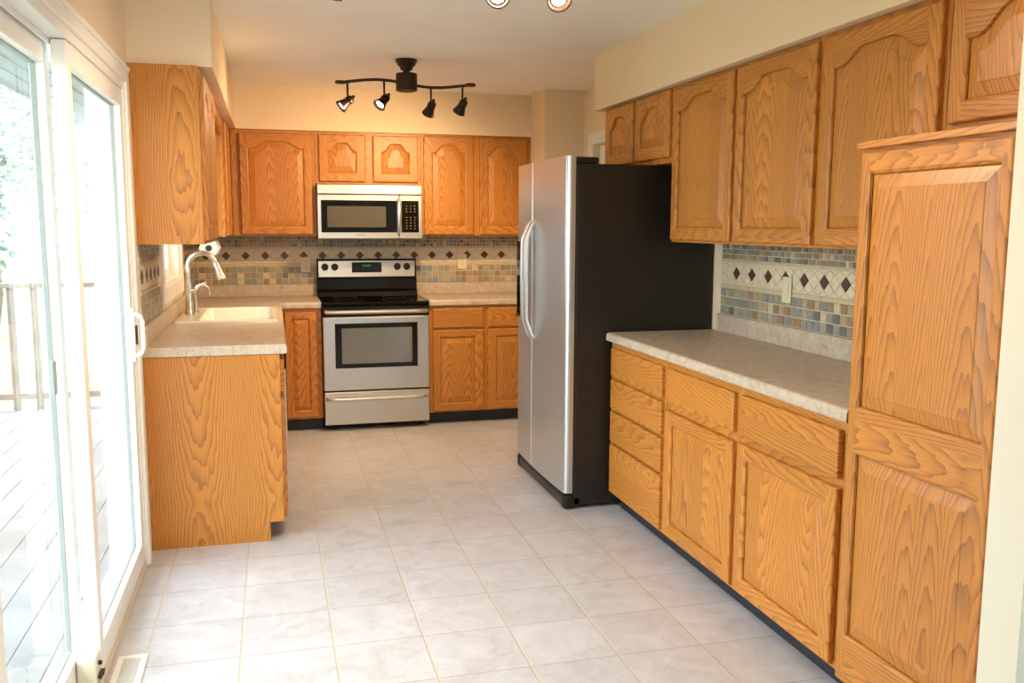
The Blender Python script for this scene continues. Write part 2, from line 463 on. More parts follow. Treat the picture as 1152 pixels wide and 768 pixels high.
f.build('window_frame', WHITE, win)
bx('pane', GLASS, win, XL - .082, XL - .076, a0 + .04, a1 - .04, b0 + .045, b1 - .04)

# ---- white doorway on the right wall, behind the refrigerator
dw = empty_structure('door_2', (XR, (RY0 + RY1) / 2, 0))
f = MB(); c = .082
f.box(XR - .018, XR, RY1, RY1 + c, 0, RZ + c, .004); f.box(XR - .018, XR, RY0 - c, RY0, 0, RZ + c, .004); f.box(XR - .018, XR, RY0, RY1, RZ, RZ + c, .004)
f.build('casing', TRIMW, dw)
f = MB(); f.box(XR + .045, XR + .085, RY0 + .004, RY1 - .004, .01, RZ - .004, .003)
for z0, z1 in ((.20, .85), (1.0, 1.55), (1.65, 1.92)):
    for y0, y1 in ((RY0 + .12, (RY0 + RY1) / 2 - .05), ((RY0 + RY1) / 2 + .05, RY1 - .12)): f.box(XR + .037, XR + .046, y0, y1, z0, z1, .004)
f.build('door_slab', TRIMW, dw)

# ------------------------------------------------------------------ outside: deck, railing, eave, lawn, trees
f = MB(); x = -5.6
while x < -1.10:
    f.box(x, x + .1385, -8.6, 1.15, -.10, -.065, .004); x += .140
structure(f.build('deck', DECKWOOD))
structure(MB().box(-40, -1.10, -30, 60, -1.0, -.9).build('lawn', LAWN))
f = MB(); f.box(-1.79, XL - WT, -10.3, 1.0, 2.27, 2.33); f.box(-1.80, -1.78, -10.3, 1.0, 2.25, 2.42)
for k in range(7): f.box(-1.77 + .105 * k, -1.76 + .105 * k, -10.3, 1.0, 2.262, 2.27)
structure(f.build('roof_eave', EAVEM))
structure(MB().box(-1.79, XRR + .8, -10.6, .8, ZC + .2, ZC + .34).build('roof', EAVEM))
rl = thing('deck_railing', (-3.2, 1.06, -.065), 'weathered wooden railing along the far end of the deck, seen through the patio door', 'railing')
bx('top_rail', RAILWOOD, rl, -5.6, -1.1, 1.01, 1.12, .945, .985, bev=.006)
bx('bottom_rail', RAILWOOD, rl, -5.6, -1.1, 1.04, 1.08, .02, .07, bev=.004)
for k in range(26):
    xx = -5.55 + k * .175
    bx('baluster', RAILWOOD, rl, xx - .027, xx + .027, 1.035, 1.075, -.065, .95, bev=.004)

def tree(x, y, h, r, leaf, label, seed):
    rn = random.Random(seed)
    t = thing('tree', (x, y, -.9), label, 'tree', 'trees beyond the deck')
    tr = MB(); n = 7
    pts = [(x + .15 * math.sin(i * 1.3 + seed), y + .12 * math.cos(i * 1.7 + seed), -.9 + h * .75 * i / (n - 1)) for i in range(n)]
    tr.tube(pts, [.16 * (1 - .7 * i / (n - 1)) * h / 6 for i in range(n)], 8)
    for i in range(6):
        b = Vector(pts[2 + i % 4]); a = rn.uniform(0, 2 * PI); L = r * rn.uniform(.6, .9)
        tr.tube([b, b + Vector((math.cos(a) * L * .5, math.sin(a) * L * .5, L * .35)), b + Vector((math.cos(a) * L, math.sin(a) * L, L * .8))], [.05, .035, .015], 6)
    tr.build('trunk', BARK, t)
    cr = MB(); cz = -.9 + h * .62
    cl = [(rn.gauss(0, .45), rn.gauss(0, .45), rn.uniform(-.7, .85), rn.uniform(.22, .42)) for _ in range(26)]
    for i in range(2600):
        cxx, cyy, czz, cr_ = rn.choice(cl)
        d = Vector((rn.gauss(0, 1), rn.gauss(0, 1), rn.gauss(0, 1))).normalized() * cr_ * rn.uniform(.7, 1.05)
        p = Vector((x + r * (cxx + d.x), y + r * (cyy + d.y), cz + h * .36 * (czz + d.z)))
        u = Vector((rn.gauss(0, 1), rn.gauss(0, 1), rn.gauss(0, .5))).normalized(); v = u.cross(Vector((rn.gauss(0, 1), rn.gauss(0, 1), rn.gauss(0, 1)))).normalized()
        s = rn.uniform(.05, .10)
        cr.face([p - u * s, p - v * s * .5, p + u * s, p + v * s * .5])
    cr.build('crown', leaf, t)
for i, (x, y, h, r, lf, lb) in enumerate([
    (-4.1, 6.2, 5.2, 1.0, LEAF2, 'bluish green tree nearest behind the deck railing, at the left edge'),
    (-1.9, 8.2, 6.0, 1.1, LEAF1, 'pale green tree behind the deck railing, toward the sink window'),
    (-6.0, 13.5, 7.5, 1.6, LEAF1, 'pale green tree far off in the left pane of the patio door'),
    (-2.6, 15.5, 8.0, 1.6, LEAF2, 'most distant bluish green tree, in the far pane of the patio door')]):
    tree(x, y, h, r, lf, lb, 10 + i)

# ------------------------------------------------------------------ cabinet builder
def mapper(face, a, p0, z0):
    """face 'Y-': s along +x from p0, plane y=a ; 'X-': s along -y from p0, plane x=a ; 'X+': s along +y from p0, plane x=a"""
    if face == 'Y-': return lambda s, t, d: Vector((p0 + s, a - d, z0 + t))
    if face == 'X-': return lambda s, t, d: Vector((a - d, p0 - s, z0 + t))
    return lambda s, t, d: Vector((a + d, p0 + s, z0 + t))
def boxm(mb, M, s0, s1, t0, t1, d0, d1, bev=0.0, mi=0):
    a, b = M(s0, t0, d0), M(s1, t1, d1)
    mb.box(a.x, b.x, a.y, b.y, a.z, b.z, bev, mi); return mb
TH = .02
def bump_fn(u, flat):
    k = min(1.0, max(0.0, (1 - abs(u)) / (1 - flat)))
    k = max(0.0, (k - .16) / .84)
    return .5 - .5 * math.cos(PI * k)
def make_panel_door(M, s0, s1, t0, t1, parent, rise=0.0, flat=.22, sw=.052, rails=None, name='door'):
    W, H = s1 - s0, t1 - t0; e = .006; N = 28
    L = lambda s, t, d: M(s0 + s, t0 + t, d)
    # openings: list of (bottom, top, rise)
    if rails is None: opens = [(sw, H - sw * .92, rise)]
    else: opens = rails
    fr = MB(); bm = fr.bm
    def contour(op, ins):
        b, tp, rs = op; a0, a1 = sw + ins, W - sw - ins
        pts = [(a0, b + ins), (a1, b + ins)]
        for i in range(N + 1):
            u = 1 - 2 * i / N
            pts.append(((a0 + a1) / 2 + u * (a1 - a0) / 2, tp - ins - rs * (1 - bump_fn(u, flat))))
        return pts
    def strip(c0, d0, c1, d1, mb, mi=0, smooth=False):
        n = len(c0)
        for i in range(n):
            j = (i + 1) % n
            k = mi(i, n) if callable(mi) else mi
            mb.face([L(*c0[i], d0), L(*c0[j], d0), L(*c1[j], d1), L(*c1[i], d1)], k, smooth)
    rect = lambda i: [(i, i), (W - i, i), (W - i, H - i), (i, H - i)]
    strip(rect(0), 0, rect(0), TH - e, fr, lambda i, n: 1 if i in (0, 2) else 0)
    strip(rect(0), TH - e, rect(e * .4), TH - e * .35, fr, lambda i, n: 1 if i in (0, 2) else 0)
    strip(rect(e * .4), TH - e * .35, rect(e), TH, fr, lambda i, n: 1 if i in (0, 2) else 0)
    fr.face([L(0, 0, 0), L(W, 0, 0), L(W, H, 0), L(0, H, 0)])
    q = lambda a, b, c, d, mi: fr.face([L(a, c, TH), L(b, c, TH), L(b, d, TH), L(a, d, TH)], mi)
    q(e, sw, e, H - e, 0); q(W - sw, W - e, e, H - e, 0)
    q(sw, W - sw, e, opens[0][0], 1)
    for i, op in enumerate(opens):
        c = contour(op, 0); arch = c[2:]
        topz = H - e if i == len(opens) - 1 else opens[i + 1][0]
        for a, b in zip(arch, arch[1:]):
            fr.face([L(a[0], a[1], TH), L(b[0], b[1], TH), L(b[0], topz, TH), L(a[0], topz, TH)], 1)
        hz = lambda i, n: 0 if i in (1, n - 1) else 1
        strip(contour(op, 0), TH, contour(op, .003), TH - .002, fr, hz)
        strip(contour(op, .003), TH - .002, contour(op, .007), TH - .0035, fr, hz)
        strip(contour(op, .007), TH - .0035, contour(op, .010), TH - .010, fr, hz)
    d = fr.build(name, [WV, WH], parent)
    for op in opens:
        pn = MB()
        rz = min(.036, (W - 2 * sw) * .16)
        strip(contour(op, .009), TH - .013, contour(op, .013), TH - .011, pn)
        strip(contour(op, .013), TH - .011, contour(op, .013 + rz), TH - .0035, pn)
        strip(contour(op, .013 + rz), TH - .0035, contour(op, .015 + rz), TH - .002, pn)
        pn.face([L(*p, TH - .002) for p in contour(op, .015 + rz)])
        pn.build('raised_panel', WV, d)
    return d
def make_drawer(M, s0, s1, t0, t1, parent):
    mb = MB(); W, H = s1 - s0, t1 - t0; e = .007
    boxm(mb, M, s0, s1, t0, t1, 0, TH - e)
    L = lambda s, t, d: M(s0 + s, t0 + t, d)
    r = lambda i: [(i, i), (W - i, i), (W - i, H - i), (i, H - i)]
    for (i0, d0, i1, d1) in ((0, TH - e, .002, TH - e * .35), (.002, TH - e * .35, e, TH)):
        A, B = r(i0), r(i1)
        for k in range(4): mb.face([L(*A[k], d0), L(*A[(k + 1) % 4], d0), L(*B[(k + 1) % 4], d1), L(*B[k], d1)])
    mb.face([L(*p, TH) for p in r(e)])
    return mb.build('drawer_front', WH, parent)
def cabinet(name, face, a, p0, W, z0, H, depth, label, fronts, stiles=(), rails=(), cat='cabinet', group=None, toe=0.0, hollow=False):
    """a: plane of the face frame"""
    M = mapper(face, a, p0, z0)
    base = M(W / 2, 0, -depth / 2); base.z = z0 - toe
    t = thing(name, base, label, cat, group)
    b = MB()
    if hollow:
        boxm(b, M, 0, .018, 0, H, -depth, -.019); boxm(b, M, W - .018, W, 0, H, -depth, -.019)
        boxm(b, M, .018, W - .018, 0, .018, -depth, -.019); boxm(b, M, .018, W - .018, .018, H, -depth, -depth + .006)
    else: boxm(b, M, 0, W, 0, H, -depth, -.019)
    b.build('carcass', WPANEL, t)
    f = MB(); w = .026
    boxm(f, M, 0, w, 0, H, -.019, 0); boxm(f, M, W - w, W, 0, H, -.019, 0)
    boxm(f, M, w, W - w, 0, .03, -.019, 0, 0, 1); boxm(f, M, w, W - w, H - .035, H, -.019, 0, 0, 1)
    for s in stiles: boxm(f, M, s - .022, s + .022, .03, H - .035, -.019, 0)
    for r in rails: boxm(f, M, w, W - w, r - .014, r + .014, -.019, -.0005, 0, 1)
    boxm(f, M, w, W - w, .03, H - .035, -.019, -.003)
    f.build('face_frame', [WV, WH], t)
    for fr in fronts:
        k, s0, s1, t0, t1 = fr[:5]
        if k == 'door': make_panel_door(M, s0, s1, t0, t1, t, **(fr[5] if len(fr) > 5 else {}))
        else: make_drawer(M, s0, s1, t0, t1, t)
    if toe:
        k = MB(); boxm(k, M, 0, W, -toe, 0, -depth, -.065); k.build('toe_kick', RUBBER, t)
    return t, M

UB = 1.385; UH = ZS - .002 - UB          # wall cabinets
UG = 'oak wall cabinets'; BG = 'oak base cabinets'
# ---- back run, wall cabinets (face frame plane y=-.318)
yF = -.318
ARCH = dict(rise=.05, flat=.30)
SM = dict(rise=.060, flat=.30, sw=.058)
cabinet('wall_cabinet', 'Y-', yF, -.586, .581, UB, UH, .316, 'oak wall cabinet with one wide arched door on the back wall, left of the microwave', [('door', .056, .557, .008, .722, ARCH)], group=UG)
cabinet('wall_cabinet', 'Y-', yF, -.003, .766, 1.757, ZS - .002 - 1.757, .316, 'short oak wall cabinet with two small arched doors directly above the microwave', [('door', .024, .356, .018, .352, SM), ('door', .413, .742, .018, .352, SM)], stiles=(.384,), group=UG)
cabinet('wall_cabinet', 'Y-', yF, .765, .845, UB, UH, .316, 'oak wall cabinet with two tall narrow arched doors right of the microwave', [('door', .018, .398, .008, .730, SM), ('door', .445, .815, .008, .730, SM)], stiles=(.421,), group=UG)
# ---- left run, wall cabinets (plane x=-.607)
cabinet('wall_cabinet', 'X+', -.607, -2.925, .805, UB - .008, UH + .008, .279, 'oak wall cabinet by the patio door showing its broad plain end panel', [('door', .03, .39, .016, .730, SM), ('door', .425, .785, .016, .730, SM)], stiles=(.407,), group=UG)
cabinet('wall_cabinet', 'X+', -.607, -1.012, .66, UB, UH, .279, 'oak corner wall cabinet beyond the sink window, its end panel catching window light', [('door', .03, .60, .008, .722, SM)], group=UG)
va = thing('valance', (-.618, -1.57, 2.0), 'oak valance board spanning between the two wall cabinets over the sink window', 'valance')
f = MB(); pts = [(-2.119, ZS - .003), (-2.119, 2.02)]
for i in range(25):
    u = i / 24; pts.append((-2.09 + u * 1.045, 2.02 + .05 * math.sin(PI * u) ** .6))
pts += [(-1.013, 2.02), (-1.013, ZS - .003)]
f.prism(pts, 'x', -.626, -.607); f.build('board', WH, va)
# ---- right run, wall cabinets (plane x=1.585)
xF = 1.585; dR = XR - xF - .002
AW = dict(rise=.055, flat=.30)
def yr(a): return a
cabinet('wall_cabinet', 'X-', xF, -2.022, .925, 1.772, ZS - .002 - 1.772, dR, 'short oak wall cabinet with two small arched doors above the refrigerator', [('door', .03, .442, .026, .350, SM), ('door', .470, .905, .026, .350, SM)], stiles=(.456,), group=UG)
cabinet('wall_cabinet', 'X-', xF, -2.949, 1.228, UB, UH, dR, 'oak wall cabinet with two tall arched doors on the right wall, next to the refrigerator', [('door', .020, .610, .010, .728, AW), ('door', .638, 1.212, .010, .728, AW)], stiles=(.624,), group=UG)
cabinet('wall_cabinet', 'X-', xF, -4.179, .620, UB, UH, dR, 'oak wall cabinet with one tall arched door on the right wall, against the pantry', [('door', .022, .602, .010, .728, AW)], group=UG)
cabinet('wall_cabinet', 'X-', xF, -4.802, .566, 1.725, ZS - .002 - 1.725, dR, 'oak wall cabinet above the pantry, cut off by the top edge of the photo', [('door', .024, .548, .03, .385, dict(rise=.07, flat=.25))], group=UG)

# ---- right run, base cabinets (plane x=1.340, fronts at 1.32)
xB = 1.340; dB = XR - xB - .002; TK = .09; BH = CB - .002 - TK
t0 = lambda z: z - TK
cabinet('drawer_cabinet', 'X-', xB, -2.803, .672, TK, BH, dB, 'oak base cabinet with a stack of four drawers beside the refrigerator',
        [('drawer', .030, .648, t0(.705), t0(.850)), ('drawer', .030, .648, t0(.540), t0(.690)), ('drawer', .030, .648, t0(.370), t0(.525)), ('drawer', .030, .648, t0(.103), t0(.355))],
        rails=(t0(.697), t0(.532), t0(.362)), group=BG, toe=TK)
cabinet('base_cabinet', 'X-', xB, -3.476, .645, TK, BH, dB, 'oak base cabinet with one drawer over one door, middle of the right counter',
        [('drawer', .026, .620, t0(.700), t0(.850)), ('door', .020, .622, t0(.103), t0(.662), {})], rails=(t0(.681),), group=BG, toe=TK)
cabinet('base_cabinet', 'X-', xB, -4.122, .668, TK, BH, dB, 'oak base cabinet with one drawer over one door, next to the tall pantry',
        [('drawer', .026, .620, t0(.700), t0(.850)), ('door', .012, .620, t0(.103), t0(.668), {})], rails=(t0(.681),), group=BG, toe=TK)
xP = 1.316
pt, PM = cabinet('pantry_cabinet', 'X-', xP, -4.791, .580, TK, 1.700 - TK, XR - xP - .002, 'tall oak pantry cabinet with a two-panel door at the right edge of the photo',
        [('door', .028, .572, t0(.125), t0(1.667), dict(sw=.030, rails=[(.120, .690, 0.0), (.812, 1.492, 0.0)]))], group=None, toe=TK)
tm = MB(); boxm(tm, PM, 0, .580, 1.700 - TK - .020, 1.700 - TK, 0, .018, .003); tm.build('top_moulding', WH, pt)

# ---- back run, base cabinets (plane y=-.612)
yB = -.612
cabinet('base_cabinet', 'Y-', yB, -.304, .300, TK, BH, .610, 'narrow oak base cabinet with one full-height door left of the range', [('door', .048, .268, t0(.103), t0(.855), dict(sw=.045))], group=BG, toe=TK)
cabinet('base_cabinet', 'Y-', yB, .766, .845, TK, BH, .610, 'oak base cabinet with two drawers over two doors right of the range',
        [('drawer', .024, .404, t0(.718), t0(.862)), ('door', .024, .404, t0(.100), t0(.703), {}), ('drawer', .444, .824, t0(.718), t0(.862)), ('door', .444, .824, t0(.100), t0(.703), {})],
        stiles=(.424,), rails=(t0(.71),), group=BG, toe=TK)
# ---- left run, base cabinets (plane x=-.305)
xLf = -.305; dL = xLf - XL - .002
t, M = cabinet('base_cabinet', 'X+', xLf, -2.863, .300, TK, BH, dL, 'oak base cabinet end by the patio door, its wide plain end panel facing the camera',
        [('drawer', .02, .285, t0(.700), t0(.850)), ('door', .02, .285, t0(.103), t0(.668), {})], rails=(t0(.681),), group=BG, toe=TK)
f = MB(); f.prism([(XL + .002, 0), (-.368, 0), (-.368, TK), (xLf, TK), (xLf, CB - .002), (XL + .002, CB - .002)], 'y', -2.871, -2.8625)
f.build('end_panel', WPANEL, t)
cabinet('base_cabinet', 'X+', xLf, -1.955, .940, TK, BH, dL, 'oak sink base cabinet with two doors under the white sink',
        [('drawer', .03, .91, t0(.700), t0(.850)), ('door', .03, .46, t0(.103), t0(.668), {}), ('door', .48, .91, t0(.103), t0(.668), {})], rails=(t0(.681),), group=BG, toe=TK, hollow=True)
cabinet('base_cabinet', 'X+', xLf, -1.013, .375, TK, BH, dL, 'blind oak corner base cabinet between the sink and the back wall', [], group=BG, toe=TK)
dwr = thing('dishwasher', (-.58, -2.26, 0), 'stainless dishwasher with black control panel under the left counter, seen edge-on', 'dishwasher')
bx('tub', BLACKPLASTIC, dwr, XL + .02, -.31, -2.555, -1.962, .10, CB - .004)
bx('door_panel', STEEL, dwr, -.309, -.276, -2.553, -1.964, .115, .752, bev=.004)
bx('control_panel', BLACKGLOSS, dwr, -.309, -.272, -2.553, -1.964, .758, .872, bev=.006)
bx('toe_panel', RUBBER, dwr, -.40, -.37, -2.55, -1.966, 0.0, .10)

# ------------------------------------------------------------------ countertops
def nosing(x0, x1, sign):
    """profile (x, z) with a rounded front at x1"""
    r = .016; pts = [(x0, CB), (x0, CT)]
    for i in range(7):
        a = PI / 2 * i / 6
        pts.append((x1 - sign * r + sign * r * math.sin(a), CT - r + r * math.cos(a)))
    for i in range(5):
        a = PI / 2 * i / 4
        pts.append((x1 - sign * .008 + sign * .008 * math.cos(a), CB + .008 - .008 * math.sin(a)))
    return pts
ct = thing('countertop', (1.6, -3.79, CB), 'mottled beige laminate countertop with backsplash lip between refrigerator and pantry', 'countertop')
MB().prism(nosing(XR - .002, 1.311, -1), 'y', -4.788, -2.790).build('slab', LAM, ct, sharp=25)
bx('backsplash_lip', LAM, ct, XR - .022, XR - .002, -4.788, -2.855, CT, 1.016, bev=.004)
ct = thing('countertop', (.3, -1.2, CB), 'L-shaped mottled beige laminate countertop holding the sink, left of the range', 'countertop')
f = MB()
SX0, SX1, SY0, SY1 = -.826, -.330, -1.885, -1.085     # sink cut-out
f.box(XL + .002, -.300, -2.879, SY0, CB, CT); f.box(XL + .002, SX0, SY0, SY1, CB, CT); f.box(SX1, -.300, SY0, SY1, CB, CT)
f.box(XL + .002, -.300, SY1, -.002, CB, CT)
f.prism(nosing(-.300, -.272, 1), 'y', -2.879, -.638)
f.box(-.300, -.003, -.612, -.002, CB, CT)
f.prism([(y, z) for y, z in nosing(-.612, -.640, -1)], 'x', -.300, -.003)
f.build('slab', LAM, ct, sharp=25)
f = MB(); f.box(XL + .002, XL + .022, -2.870, -.022, CT, 1.016, .004); f.box(XL + .002, -.004, -.022, -.002, CT, 1.012, .004)
f.build('backsplash_lip', LAM, ct)
ct = thing('countertop', (1.19, -.3, CB), 'short mottled beige laminate countertop right of the range', 'countertop')
f = MB(); f.prism(nosing(-.002, -.640, -1), 'x', .766, 1.611)
f.build('slab', LAM, ct, sharp=25)
bx('backsplash_lip', LAM, ct, .766, 1.611, -.022, -.002, CT, 1.012, bev=.004)

# ------------------------------------------------------------------ slate mosaic backsplashes
def backsplash(M, W, label, phase, holes=(), seed=0, zb=1.013, loc=(0, 0, 0), diamonds=.1455):
    rn = random.Random(seed)
    mb = MB(); nslate = len(SLATE)
    def blocked(s0, s1, t0, t1):
        return any(s1 > h[0] and s0 < h[1] and t1 > h[2] and t0 < h[3] for h in holes)
    def tile(s0, s1, t0, t1, mi, d=.0075):
        s0, s1 = max(s0, 0), min(s1, W)
        if s1 - s0 < .006 or blocked(s0, s1, t0, t1): return
        g = .0012; e = .0018
        A = [M(s0, t0, .004), M(s1, t0, .004), M(s1, t1, .004), M(s0, t1, .004)]
        B = [M(s0 + e, t0 + e, d), M(s1 - e, t0 + e, d), M(s1 - e, t1 - e, d), M(s0 + e, t1 - e, d)]
        mb.face(B, mi)
        for i in range(4): mb.face([A[i], A[(i + 1) % 4], B[(i + 1) % 4], B[i]], mi)
    def poly(pts, mi, d=.0075):
        ss = [p[0] for p in pts]
        if min(ss) < 0 or max(ss) > W or blocked(min(ss), max(ss), min(p[1] for p in pts), max(p[1] for p in pts)): return
        c = Vector((sum(ss) / len(ss), sum(p[1] for p in pts) / len(pts)))
        A = [M(p[0], p[1], .004) for p in pts]
        B = [M(p[0] + (c.x - p[0]) * .06, p[1] + (c.y - p[1]) * .06, d) for p in pts]
        mb.face(B, mi)
        for i in range(len(pts)): mb.face([A[i], A[(i + 1) % len(pts)], B[(i + 1) % len(pts)], B[i]], mi)
    # grout bed, cut around the holes
    if holes:
        h = holes[0]
        for s0, s1, t0, t1 in ((0, h[0], zb, UB), (h[1], W, zb, UB), (h[0], h[1], zb, h[2])):
            if s1 > s0: boxm(mb, M, s0, s1, t0, t1, .0003, .004, 0, 0)
    else: boxm(mb, M, 0, W, zb, UB - .001, .0003, .004, 0, 0)
    wts = [5, 4, 4, 3, 2, 4, 2, 1.6, 4]
    pick = lambda: 4 + rn.choices(range(nslate), wts)[0]
    p = .0462
    for r in range(3):
        z = zb + .002 + r * .0447; s = phase * .3 - p
        while s < W: tile(s, s + p - .004, z, z + .0407, pick()); s += p
    s = -.02
    while s < W: tile(s, s + .300, 1.150, 1.171, 1, .010); tile(s, s + .300, 1.284, 1.296, 1, .010); s += .302
    # diamond band
    zc = 1.2305; c = phase - diamonds; hb, ht = 1.173, 1.282
    while c < W + diamonds:
        g = c + diamonds / 2; r = .031; q = .037
        poly([(c - r, zc), (c, zc - r), (c + r, zc), (c, zc + r)], 3, .0095)
        poly([(g - q, zc), (g, zc - q), (g + q, zc), (g, zc + q)], 2)
        for sgn, zz in ((1, ht), (-1, hb)):
            w = .034
            poly([(c - w, zz), (c + w, zz), (c, zz - sgn * (.024))], 2)
            poly([(g - w, zz), (g + w, zz), (g, zz - sgn * .018)], 2)
            for k in (-1, 1):
                m = (c + k * (r + .002))
                poly([(c + k * (w + .002), zz), (c + k * .003, zz - sgn * .023), (c + k * (r - .001), zc + sgn * .006), (g - (0 if k > 0 else diamonds) - k * (q - .002), zc + sgn * .004), (g - (0 if k > 0 else diamonds) - k * .004, zz - sgn * .018)], 2)
        c += diamonds
    p2 = .0268
    for r in range(3):
        z = 1.2985 + r * .0262; s = -p2 * .4
        while s < W: tile(s, s + p2 - .003, z, z + .0232, pick()); s += p2
    o = mb.build('backsplash', SPLASH_MATS)
    return tag(o, label, 'backsplash')
backsplash(mapper('Y-', 0, XL + .010, 0), 1.613 - XL - .011, 'slate mosaic backsplash with dark diamond band on the back wall behind the range', .077 - .0005, seed=3, diamonds=.1415)
backsplash(mapper('X-', XR, -2.865, 0), 1.925, 'slate mosaic backsplash with dark diamond band on the right wall above the counter', .155, seed=5, zb=1.017, diamonds=.148)
backsplash(mapper('X+', XL, -2.868, 0), 2.866 - .012, 'slate mosaic backsplash on the left wall beside and under the sink window', .06, seed=9, zb=1.017, holes=[(-2.868 * -1 - 2.868 + (WY0 - cw + 2.868), WY1 + cw + 2.868, WZ0 - cw, 3)], diamonds=.1455)

def outlet(M, s, t, label, kind):
    c = M(s, t, .010)
    o = thing('outlet' if kind == 'outlet' else 'light_switch', M(s, t - .058, .010), label, 'outlet' if kind == 'outlet' else 'switch', 'almond wall plates')
    f = MB(); boxm(f, M, s - .036, s + .036, t - .058, t + .058, .0098, .016, .003); f.build('plate', ALMOND, o)
    if kind == 'outlet':
        for k in (-1, 1):
            f = MB(); boxm(f, M, s - .017, s + .017, t + k * .021 - .014, t + k * .021 + .014, .016, .018, .004); r = f.build('socket', ALMOND, o)
            f = MB()
            for q in (-.006, .006): boxm(f, M, s + q - .0012, s + q + .0012, t + k * .021 - .003, t + k * .021 + .006, .018, .0184)
            boxm(f, M, s - .002, s + .002, t + k * .021 - .010, t + k * .021 - .006, .018, .0184)
            f.build('slot', SLOT, r)
    else:
        f = MB(); boxm(f, M, s - .016, s + .016, t - .033, t + .033, .016, .019, .003); f.build('rocker', ALMOND, o)
Mb = mapper('Y-', 0, 0, 0)
outlet(Mb, -.080, 1.160, 'almond outlet plate on the tile just left of the range', 'outlet')
outlet(Mb, 1.139, 1.178, 'almond outlet plate on the tile right of the range', 'outlet')
outlet(mapper('X-', XR, 0, 0), 3.490, 1.180, 'almond switch plate on the tile above the right counter', 'switch')

# ------------------------------------------------------------------ electric range
W = .759; yf = -.670
rg = thing('range', (W / 2, -.36, 0), 'freestanding stainless electric range with black glass cooktop against the back wall', 'range')
f = MB(); f.box(.002, W - .002, -.632, -.03, .045, .905); f.build('body', BLACKGLOSS, rg)
for xx in (.05, W - .05):
    for yy in (-.58, -.10): MB().lathe([(.016, 0), (.016, .03), (.010, .03), (.010, .05)], (xx, yy, 0), seg=12).build('foot', BLACKPLASTIC, rg)
f = MB(); f.box(-.002, W + .002, -.660, -.085, .897, .922, .010, 0, 3); ck = f.build('cooktop', BLACKGLASS, rg)
for (cx, cy, r) in ((.20, -.50, .10), (.56, -.50, .115), (.20, -.23, .085), (.56, -.23, .085)):
    f = MB(); f.tube([(cx + r * math.cos(a * 2 * PI / 40), cy + r * math.sin(a * 2 * PI / 40), .9222) for a in range(41)], .0007, 4, caps=False); f.build('burner_ring', RINGM, ck)
# backguard: black housing leaning from the cooktop, stainless control fascia
bg = MB(); bg.prism([(-.03, .90), (-.125, .905), (-.125, .918), (-.105, .955), (-.086, .975), (-.082, 1.050), (-.060, 1.062), (-.052, 1.196), (-.046, 1.203), (-.03, 1.203)], 'x', -.001, W + .001)
bgo = bg.build('backguard', BLACKGLOSS, rg)
f = MB(); f.prism([(-.062, 1.064), (-.070, 1.068), (-.0625, 1.188), (-.055, 1.192)], 'x', .012, W - .012); fas = f.build('control_fascia', STEEL, bgo)
yk = -.069
f = MB(); f.box(.262, .490, yk - .004, yk + .010, 1.100, 1.178, .004); dp = f.build('clock_display', DISPLAY, bgo)
f = MB()
for k, xx in enumerate((.345, .360, .378, .393)): f.box(xx, xx + .010, yk - .0052, yk - .0040, 1.146, 1.160)
f.build('digits', GREEN, dp)
for xx, zz in ((.060, 1.143), (.134, 1.143), (.612, 1.143), (.686, 1.143)):
    f = MB(); f.lathe([(.027, 0), (.027, .006), (.021, .008), (.019, .026), (.016, .029)], (xx, yk + .006, zz), (0, -1, .06), 24); f.box(xx - .004, xx + .004, yk - .034, yk - .018, zz - .020, zz + .020, .003)
    f.build('knob', BLACKPLASTIC, bgo)
od = MB(); od.box(.003, W - .003, yf, -.635, .292, .818, .006); odo = od.build('oven_door', STEEL, rg)
bx('door_top_band', BLACKGLOSS, odo, .002, W - .002, yf - .002, -.636, .820, .893, bev=.006)
bx('window_frame', BLACKGLASS, odo, .086, .672, yf - .003, yf + .004, .452, .772, bev=.006)
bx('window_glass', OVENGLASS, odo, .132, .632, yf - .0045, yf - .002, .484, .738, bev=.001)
def bar_handle(p, x0, x1, y, z, r, par, mat):
    f = MB(); n = 12
    pts = [(x0 + .012, y + .042, z), (x0 + .012, y + .022, z), (x0 + .018, y + .006, z), (x0 + .034, y, z)] + [(x0 + .034 + (x1 - x0 - .068) * i / n, y - .004 * math.sin(PI * i / n), z) for i in range(1, n)] + [(x1 - .034, y, z), (x1 - .018, y + .006, z), (x1 - .012, y + .022, z), (x1 - .012, y + .042, z)]
    f.tube(pts, r, 10); return f.build(p, mat, par)
bar_handle('handle', .012, W - .012, -.718, .856, .014, odo, STEEL)
dr = MB(); dr.box(.004, W - .004, yf, -.635, .045, .282, .006); dro = dr.build('storage_drawer', STEEL, rg)
bar_handle('handle', .018, W - .018, -.712, .236, .013, dro, STEEL)

